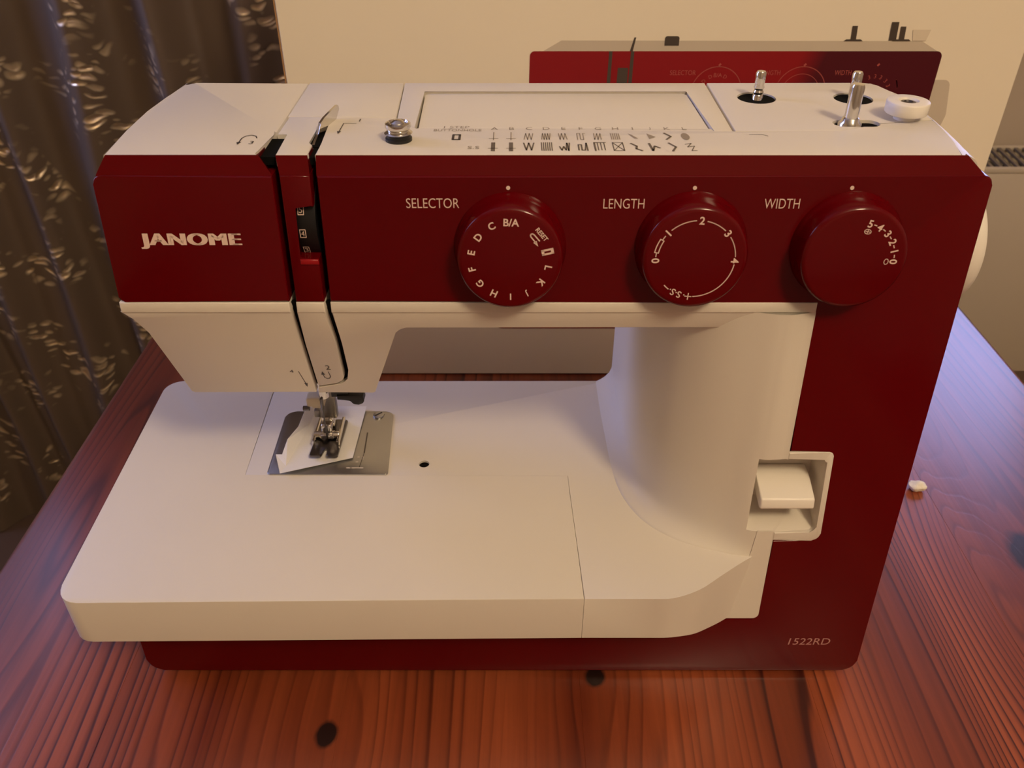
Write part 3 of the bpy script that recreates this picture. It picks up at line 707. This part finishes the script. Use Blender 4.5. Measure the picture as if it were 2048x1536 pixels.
for row, q0, q1 in ((lo_, B[0], B[1]), (hi_, B[3], B[2])):
    v0 = [bm.verts.new(p) for p in row]; v1 = [bm.verts.new(tuple(q0[k] + (q1[k] - q0[k]) * i / nL for k in range(3))) for i in range(nL + 1)]
    for i in range(nL): bm.faces.new((v0[i], v0[i + 1], v1[i + 1], v1[i]))
for quad in ((A[1], A[2], B[2], B[1]), (A[0], A[3], B[3], B[0]), B): bm.faces.new([bm.verts.new(p) for p in quad])
mc('lever_recess', bm, 'white', sur, smooth=False)
bm = bmesh.new()
pts = [(-.0165, .1236), (-.0100, .1228), (.0035, .1190), (.0042, .1140), (.0020, .1128), (-.0165, .1170)]
def LV(a, b, d): return (d, LEAN * b - a, b)
prism(bm, pts, LV, .1162, .1415)
bmesh.ops.bevel(bm, geom=list(bm.edges), offset=.0009, segments=3, profile=.5, affect='EDGES')
mc('reverse_lever', bm, 'cream', angle=50)

# top cover
ZT = .2755
def slab(name, pts, z1=ZT, holes=None, bev=.0005, m='white', thick=.0046):
    bm = bmesh.new(); prism(bm, pts, FLAT, z1, z1 - thick, bev, 2)
    o = mc(name, bm, m)
    if holes: cut(o, holes)
    return o
slab('head_top', rounded([(-.1566, .0338), (-.0974, .0338), (-.0974, .0565), (-.0957, .0600), (-.0962, .1285), (-.1530, .1285, .004), (-.1562, .105), (-.1578, .086), (-.1576, .062)]), bev=.0012)
slab('front_top', rounded([(-.0905, .0338), (-.0782, .0338), (-.0787, .0450), (-.0806, .0470), (-.0803, .0725), (-.0760, .0725), (-.0752, .0470), (-.0754, .0338), (.1722, .0338), (.1750, .048), (.1768, .0635), (.1775, .0745), (.1531, .0699), (.1345, .0604), (.0908, .0604), (.0908, .0600), (.0820, .0600), (.0820, .0638), (-.0390, .0638), (-.0390, .0640), (-.0486, .0700), (-.0488, .0775), (-.0900, .0790), (-.0947, .0790), (-.0949, .0568), (-.0905, .0568)]), bev=.0004)
slab('left_lid', rounded([(-.0955, .0794), (-.0492, .0779), (-.0512, .1285), (-.0958, .1285)]), bev=.0004)
slab('handle_frame', rounded([(-.0484, .0705), (-.0398, .0650), (-.0406, .1152), (.0806, .1152), (.0822, .0604), (.0902, .0604), (.0912, .1285), (-.0507, .1285)]), bev=.0004)
slab('carrying_handle', rounded([(-.0390, .0644), (.0816, .0642), (.0800, .1146, .002), (-.0398, .1146, .002)]), z1=ZT - .0009, thick=.0037, bev=.0004)
slab('spool_lid', rounded([(.0912, .0609), (.1345, .0609), (.1531, .0704), (.1775, .0750), (.1773, .090), (.1755, .112), (.1700, .1285, .006), (.0922, .1285)]), bev=.0004,
     holes=[lambda b: lathe(b, [(0, .26), (.0086, .26), (.0086, .28), (0, .28)], (.1102, .1052, 0), seg=40),
            lambda b: lathe(b, [(0, .26), (.0086, .26), (.0086, .28), (0, .28)], (.1535, .1042, 0), seg=40)])
cut(bpy.data.objects['spool_lid'], [lambda b: prism(b, rounded([(.1340, .0660, .0042), (.1535, .0660, .0042), (.1535, .0745, .0042), (.1340, .0745, .0042)], 6), FLAT, .29, .26)])
cut(bpy.data.objects['front_top'], [lambda b: prism(b, rounded([(.1340, .0660, .0042), (.1535, .0660, .0042), (.1535, .0745, .0042), (.1340, .0745, .0042)], 6), FLAT, .29, .26)])
# rounded right and left shoulders of the top cover
def shoulder(name, pts, m='white'):
    bm = bmesh.new(); rows = []
    for (x, y, dx) in pts:
        rows.append([bm.verts.new((x + dx * (math.sin(t_)), y, ZT - .0056 + .0055 * math.cos(t_) - (0 if t_ < 1.6 else .0))) for t_ in [i * PI / 2 / 6 for i in range(7)]] + [bm.verts.new((x + dx, y, .205))])
    for a, b_ in zip(rows, rows[1:]):
        for i in range(7): bm.faces.new((a[i], b_[i], b_[i + 1], a[i + 1]))
    bm.faces.new([v for v in rows[0]] + [bm.verts.new((pts[0][0], pts[0][1], .205))])
    return mc(name, bm, m, angle=60)
shoulder('right_shoulder', [(.1722, .0338, .0075), (.1750, .048, .005), (.1768, .0635, .0035), (.1775, .0745, .003), (.1773, .090, .003), (.1755, .112, .003), (.1690, .1285, .003)])
shoulder('left_shoulder', [(-.1563, .0338, -.0003), (-.1572, .062, -.0015), (-.1576, .086, -.002), (-.1560, .105, -.002), (-.1535, .1285, -.002)])

# stitch chart, thread path marks on the top
bm = bmesh.new(); TZ = ZT + .00012
text(bm, '1 STEP', (-.0228, .0652), .0028, FLAT, TZ, w=.0105); text(bm, 'BUTTONHOLE', (-.0222, .0615), .0026, FLAT, TZ, w=.0195)
SY = [bmesh.new() for i in range(12)]; SB = [bmesh.new() for i in range(12)]
for i, s in enumerate('ABCDEFGHIJKL'): text(SY[i], s, (-.0072 + i * .00708, .0635), .0030, FLAT, TZ)
mc('chart_lettering', bm, 'ink_soft', smooth=False)
bm = bmesh.new(); text(bm, 'S.S', (-.0150, .0414), .0030, FLAT, TZ); mc('chart_lettering', bm, 'ink_soft', smooth=False)
def sy(i, pts, y, w=.0005): stroke(SY[i], [(-.0074 + i * .0070 + a, y + b_) for a, b_ in pts], w, FLAT, TZ)
for i in (0, 1):
    sy(i, [(0, -.0045), (0, .0045)], .0545, .0004); sy(i, [(-.0018, -.002), (.0018, -.002)], .0535, .0004); sy(i, [(-.0018, 0), (.0018, 0)], .0405, .0004)
for i, n_ in ((2, 5), (3, 7)):
    sy(i, [(-.0018 + .0036 * k / n_, .0035 if k % 2 else -.0035) for k in range(n_ + 1)], .0540, .0004)
sy(4, [(-.0018, .0035), (-.0014, -.0035), (-.0006, .0035), (0, -.0035), (.0008, .0035), (.0014, -.0035)], .0540, .0004)
sy(5, [(-.0014, -.0035), (-.0014, .0035), (-.0002, .0035), (-.0002, -.0035), (.001, -.0035), (.001, .0035), (.0018, .0035)], .0540, .0004)
sy(6, [(-.0016, .0035), (-.0016, -.0035), (-.0003, .0035), (-.0003, -.0035), (.001, .0035), (.001, -.0035)], .0540, .0004)
for k in range(5): sy(7, [(-.0018 + .0008 * k, -.0035), (-.0018 + .0008 * k, .0035)], .0540, .0004)
def sb(i, pts, y, w=.0006): stroke(SB[i], [(-.0074 + i * .0070 + a, y + b_) for a, b_ in pts], w, FLAT, TZ)
for i in (0, 1):
    fill(SB[i], [(-.0082 + i * .0070, .0375), (-.0066 + i * .0070, .0375), (-.0066 + i * .0070, .0470), (-.0082 + i * .0070, .0470)], FLAT, TZ)
sb(2, [(-.002, .004), (-.001, -.004), (0, .004), (.001, -.004), (.002, .004)], .0425)
for k in range(6): sb(3, [(-.002 + .0008 * k, -.0045), (-.002 + .0008 * k, .0045)], .0425, .0004)
sb(4, [(-.002, .0), (-.0012, -.004), (-.0004, .0), (.0004, -.004), (.0010, .004), (.0014, -.0045), (.0020, .004)], .0425)
sb(5, [(-.0016, -.004), (-.0016, .002), (-.0004, .002), (-.0004, -.004), (.0008, -.004), (.0016, .004), (.0018, -.0045)], .0425)
sb(6, [(-.0022, -.0045), (-.0022, .0045), (.0022, .0045)], .0425, .0007)
for k in range(3): sb(6, [(-.001 + .0013 * k, -.004), (-.001 + .0013 * k, .004)], .0425, .0004)
sb(7, [(-.002, -.0045), (-.002, .0045), (.002, .0045), (.002, -.0045), (-.002, -.0045), (.002, .0045)], .0425, .0004); sb(7, [(-.002, .0045), (.002, -.0045)], .0425, .0004)
for i in (8, 9, 10, 11):
    o_ = .0004 * (i - 8)
    sb(i, {8: [(-.0018, .004), (.0002, .001), (-.0002, -.002), (.0018, -.004)], 9: [(-.0016, .004), (-.001, -.004), (.0002, .001), (.002, -.001)], 10: [(-.0008, .0045), (.0014, 0), (-.0004, -.0045)], 11: [(-.0016, .003), (.001, .004), (-.001, 0), (.0018, .001), (0, -.004), (.002, -.004)]}[i], .0420, .0009 if i < 11 else .0004)
    if i == 8: fill(SY[i], [(-.0074 + i * .007 - .0018, .0575), (-.0074 + i * .007 - .0004, .0560), (-.0074 + i * .007 + .0018, .0515), (-.0074 + i * .007 + .0004, .0515)], FLAT, TZ)
    if i == 9: fill(SY[i], [(-.0074 + i * .007 - .0012, .0575), (-.0074 + i * .007 + .0020, .0535), (-.0074 + i * .007 - .0008, .0510)], FLAT, TZ)
    if i == 10: sb(i, [(-.001, .004), (.0012, 0), (-.001, -.0035)], .0540, .0009)
    if i == 11: fill(SY[i], [(-.0074 + i * .007 + .0017 * math.cos(t_ * PI / 6), .0540 + .0040 * math.sin(t_ * PI / 6)) for t_ in range(12)], FLAT, TZ)
for q_ in SY: mc('stitch_symbol', q_, 'ink_soft', smooth=False)
for q_ in SB: mc('stitch_symbol', q_, 'sym', smooth=False)
bm = bmesh.new(); stroke(bm, [(-.0236, .0505), (-.0210, .0505), (-.0210, .0560), (-.0236, .0560)], .0010, FLAT, TZ, closed=True)
mc('buttonhole_symbol', bm, 'ink', smooth=False)
# arrows of the thread path
bm = bmesh.new()
stroke(bm, [(-.1080, .0470), (-.1080, .0520), (-.1070, .0545), (-.1050, .0555), (-.1030, .0545), (-.1020, .0520)], .0005, FLAT, TZ)
fill(bm, [(-.1090, .0475), (-.1070, .0475), (-.1080, .0445)], FLAT, TZ); text(bm, '3', (-.1030, .0470), .0034, FLAT, TZ); mc('thread_arrow', bm, 'ink', smooth=False)
bm = bmesh.new()
stroke(bm, [(-.0705, .0600), (-.0702, .0700), (-.0650, .0700)], .0004, FLAT, TZ); fill(bm, [(-.0714, .0602), (-.0696, .0602), (-.0705, .0570)], FLAT, TZ)
text(bm, '1', (-.0640, .0740), .0034, FLAT, TZ); mc('thread_arrow', bm, 'ink', smooth=False)
bm = bmesh.new()
stroke(bm, [(.0960, .0565), (.1010, .0565), (.1030, .0545)], .0003, FLAT, TZ)
mc('winding_mark', bm, 'ink', smooth=False)

# take-up lever
bm = bmesh.new()
prof_ = rounded([(.0370, .2722), (.0500, .2742), (.0580, .2752), (.0610, .2786, .0012), (.0650, .2796), (.0720, .2803), (.0785, .2808, .0010), (.0800, .2790, .0008), (.0740, .2745), (.0718, .2700), (.0570, .2695), (.0370, .2690)])
prism(bm, prof_, lambda a, b, d: (d + max(0, a - .0575) * .24, a, b), -.0786, -.0796, .0003)
mc('take_up_lever', bm, 'chrome')

# bobbin thread guide: chrome discs on a black foot
g_ = bmesh.new(); lathe(g_, [(0, 0), (.0053, 0), (.0053, .0016), (.0046, .0020), (.0046, .0030), (0, .0030)], (-.0450, .0500, ZT - .0005), seg=32)
tg = mc('bobbin_thread_guide', g_, 'black')
g_ = bmesh.new(); lathe(g_, [(0, .0030), (.0048, .0030), (.0056, .0036), (.0048, .0042), (.0040, .0046), (.0046, .0050), (.0052, .0060), (.0050, .0074), (.0040, .0078), (.0036, .0070), (0, .0068)], (-.0450, .0500, ZT - .0005), seg=32); mc('tension_disc', g_, 'chrome', tg, angle=60)
g_ = bmesh.new(); lathe(g_, [(0, .0068), (.0026, .0068), (.0028, .0076), (.0016, .0086), (0, .0089)], (-.0450, .0500, ZT - .0005), seg=24); mc('screw', g_, 'chrome', tg)

# spool pins, winder spindle, winder stop
for x, y, nm in ((.1102, .1052, 'pin_seat'), (.1535, .1042, 'pin_seat')):
    g_ = bmesh.new(); lathe(g_, [(0, -.0046), (.0084, -.0046), (.0084, -.0009), (.0080, -.0005), (.0030, -.0008), (0, -.0008)], (x, y, ZT), seg=40); mc(nm, g_, 'void')
bm = bmesh.new(); prism(bm, rounded([(.1344, .0664, .0038), (.1531, .0664, .0038), (.1531, .0741, .0038), (.1344, .0741, .0038)], 6), FLAT, ZT - .0012, ZT - .0046); mc('spindle_slot', bm, 'void')
def pin(name, x, y, prof):
    b = bmesh.new(); lathe(b, prof, (x, y, ZT), seg=24); return mc(name, b, 'chrome', angle=50)
pin('spool_pin', .1108, .1058, [(0, -.0046), (.0024, -.0046), (.0023, .001), (.0018, .0016), (.0024, .0026), (.0019, .0036), (.0024, .0046), (.0020, .0058), (.0022, .0066), (.0023, .0108), (.0018, .0116), (0, .0118)])
pin('spool_pin', .1535, .1048, [(0, -.0046), (.0024, -.0046), (.0023, .0066), (.0023, .0108), (.0018, .0116), (0, .0118)])
pin('winder_spindle', .1411, .0706, [(0, -.0046), (.0048, -.0046), (.0048, .0002), (.0036, .0012), (.0034, .0022), (.0028, .0026), (.0028, .0148), (.0024, .0160), (0, .0163)])
g_ = bmesh.new(); lathe(g_, [(0, -.0005), (.0045, -.0005), (.0042, .0024), (.0083, .0025), (.0087, .0029), (.0087, .0071), (.0085, .0075), (.0082, .0077), (.0042, .0077), (.0036, .0066), (0, .0064)], (.1660, .0765, ZT), seg=40); ws = mc('winder_stop', g_, 'cream', angle=45)
g_ = bmesh.new(); lathe(g_, [(0, .0064), (.0030, .0064), (.0031, .0071), (.0020, .0073), (.0014, .0067), (0, .0067)], (.1660, .0765, ZT), seg=12); mc('screw', g_, 'dark_steel', ws)

# hand wheel
g_ = bmesh.new(); lathe(g_, [(0, .1765), (.0180, .1765), (.0180, .180), (.0262, .1805), (.0275, .182), (.0275, .1955), (.0262, .1988), (.0235, .2002), (.020, .2006), (.0, .2006)], (0, .0665, .2245), 'X', 64); mc('handwheel', g_, 'cream', angle=50)

# needle plate, presser foot and needle
NP = ZB + .0007
bm = bmesh.new(); prism(bm, rounded([(-.1344, .0688, .0015), (-.0680, .0688, .0015), (-.0712, .1258, .005), (-.1356, .1258, .006)], 6), FLAT, NP, ZB + .0000, .0005, 2)
npl = mc('needle_plate', bm, 'steel')
bm = bmesh.new(); lathe(bm, [(0, 0), (.0034, 0), (.0032, .0006), (.0026, .0008), (0, .0009)], (-.0798, .1220, NP), seg=24); sc = mc('plate_screw', bm, 'steel', npl)
bm = bmesh.new(); stroke(bm, [(-.0815, .1205), (-.0781, .1235)], .0008, FLAT, NP + .0010); mc('screw_slot', bm, 'black', sc, smooth=False) if False else mc('plate_slot', bm, 'black', npl, smooth=False)
bm = bmesh.new()
for x, y, w in ((-.0855, .0740, .006), (-.0905, .0740, .0018)): stroke(bm, [(x - w / 2, y), (x + w / 2, y)], .0009, FLAT, NP + .0001)
for x, y in ((-.0865, .0790), (-.0838, .0815), (-.0862, .0832), (-.0838, .0832)): stroke(bm, [(x - .0004, y), (x + .0004, y)], .0009, FLAT, NP + .0001)
mc('guide_numbers', bm, 'pwhite', npl, smooth=False)
bm = bmesh.new(); stroke(bm, [(-.0835, .0870), (-.0842, .1050)], .0008, FLAT, NP + .0001); stroke(bm, [(-.0845, .0745), (-.0835, .0870)], .0004, FLAT, NP + .0001)
mc('guide_lines', bm, 'dark_steel', npl, smooth=False)
PF = ZB + .0022
bm = bmesh.new()
prism(bm, rounded([(-.1125, .0785, .001), (-.1062, .0785, .001), (-.1055, .0870, .0006), (-.1038, .0870, .0006), (-.1030, .0785, .001), (-.0968, .0785, .001), (-.0965, .1140, .0015), (-.1120, .1140, .0015)]), FLAT, PF + .0014, PF, .0004)
for v in bm.verts:
    if v.co.y < .083: v.co.z += (.083 - v.co.y) * .5
pf = mc('presser_foot', bm, 'dark_steel')
bm = bmesh.new()
for x in (-.1118, -.0982): box(bm, x - .0009, x + .0009, .0890, .1120, PF + .0012, PF + .0052, .0004)
mc('foot_rail', bm, 'chrome', pf)
bm = bmesh.new(); lathe(bm, [(0, -.1124), (.0018, -.1124), (.0020, -.1118), (.0020, -.0990), (.0018, -.0984), (0, -.0984)], (0, .0960, PF + .0046), 'X', 16)
box(bm, -.1090, -.1010, .0935, .0985, PF + .0030, PF + .0058, .0005); mc('foot_pin', bm, 'chrome', pf)
bm = bmesh.new()
box(bm, -.1085, -.1012, .1000, .1065, PF + .0030, .0975, .0008); box(bm, -.1080, -.1018, .0945, .1010, .0895, .0962, .0012, 3)
mc('ankle', bm, 'chrome', pf)
bm = bmesh.new(); box(bm, -.1090, -.0992, .1010, .1060, .0960, .1300, .0010)
box(bm, -.1125, -.1090, .1020, .1055, .0960, .1010, .0006)
mc('presser_bar', bm, 'grey_steel', pf)
bm = bmesh.new(); lathe(bm, [(0, -.1005), (.0026, -.1005), (.0028, -.0998), (.0028, -.0952), (.0022, -.0945), (0, -.0945)], (0, .1010, .1100), 'X', 16); mc('foot_screw', bm, 'chrome', pf) if False else bm.free()
bm = bmesh.new(); lathe(bm, [(0, .0858), (.00035, .0880), (.0005, .0905), (.0005, .1080), (.0009, .1090), (.0009, .1160), (0, .1160)], (-.1047, .0930, 0), seg=10); mc('needle', bm, 'dark_steel')
bm = bmesh.new(); box(bm, -.1135, -.1035, .0930, .1000, .1098, .1160, .0012, 3); box(bm, -.1110, -.1060, .0945, .0985, .1080, .1100, .0008)
nc = mc('needle_clamp', bm, mat('ivory_plastic', (.60, .52, .38), .4, vary=.03))
bm = bmesh.new(); lathe(bm, [(0, -.1155), (.0014, -.1155), (.0014, -.1120), (0, -.1120)], (0, .0935, .1090), 'X', 12); mc('clamp_screw', bm, 'dark_steel', nc)
bm = bmesh.new(); lathe(bm, [(0, .1150), (.0030, .1150), (.0030, .1560), (0, .1560)], (-.1040, .0965, 0), seg=20); mc('needle_bar', bm, 'chrome')
bm = bmesh.new(); prism(bm, rounded([(-.0960, .1180), (-.0815, .1180), (-.0812, .1142, .0018), (-.0830, .1117, .0022), (-.0872, .1122, .002), (-.0890, .1146, .002), (-.0960, .1150)]), lambda a, b, d: (a, d, b), .0930, .0985, .0006)
box(bm, -.099, -.090, .0940, .0975, .1165, .154); mc('buttonhole_lever', bm, 'black')

# ------------------------------------------------------------------ paper slip under the presser foot
bm = bmesh.new(); pz = ZB + .0011
P_ = [(-.0878, .1290), (-.0880, .1265), (-.0890, .0812), (-.1264, .0669), (-.1245, .0731), (-.1190, .1120), (-.1178, .1290)]
top = [bm.verts.new((x, y, pz + .0008 + (0.0 if y > .08 else 0.0010 * (.081 - y) / .014))) for x, y in P_]
bm.faces.new((top[2], top[3], top[4])); bm.faces.new((top[1], top[2], top[4], top[5])); bm.faces.new((top[0], top[1], top[5], top[6]))
# the left edge curls up
fl = [(-.1264, .0669, .0012), (-.1320, .0822, .0016), (-.1282, .0815, .0022), (-.1270, .0915, .0050), (-.1222, .1000, .0075), (-.1195, .1250, .0110), (-.1188, .1290, .0110)]
cr = [top[3], top[4], top[4], top[5], top[5], top[6], top[6]]
fv = [bm.verts.new((x, y, pz + .0008 + dz)) for x, y, dz in fl[1:]]
chain = [top[3]] + fv
base_i = [3, 4, 4, 5, 5, 6, 6]
bm.faces.new((top[3], fv[0], fv[1], top[4])); bm.faces.new((top[4], fv[1], fv[2])); bm.faces.new((top[4], fv[2], fv[3], top[5]))
bm.faces.new((top[5], fv[3], fv[4])); bm.faces.new((top[5], fv[4], fv[5], top[6]))
bmesh.ops.triangulate(bm, faces=list(bm.faces)); bmesh.ops.recalc_face_normals(bm, faces=list(bm.faces))
geo = bmesh.ops.solidify(bm, geom=list(bm.faces), thickness=.00015)
o = obj('paper_slip', bm, 'paper', smooth=False)
o['label'] = 'small folded white paper slip pinned under the presser foot on the metal plate'; o['category'] = 'paper'

# ------------------------------------------------------------------ crumb on the table
bm = bmesh.new(); bmesh.ops.create_icosphere(bm, subdivisions=3, radius=.0048)
for v in bm.verts:
    k = 1 + .16 * math.sin(v.co.x * 900 + 1) * math.cos(v.co.y * 700) + .08 * math.sin(v.co.z * 1500)
    v.co = Vector((v.co.x * 1.25 * k, v.co.y * .9 * k, v.co.z * .72 * k))
lowz = min(v.co.z for v in bm.verts)
for v in bm.verts: v.co.z = max(v.co.z - lowz - .0004, 0)
o = obj('foam_crumb', bm, 'foam', angle=60); o.location = (.2745, .1465, 0)
o['label'] = 'tiny white foam crumb lying on the table beside the red machine'; o['category'] = 'crumb'
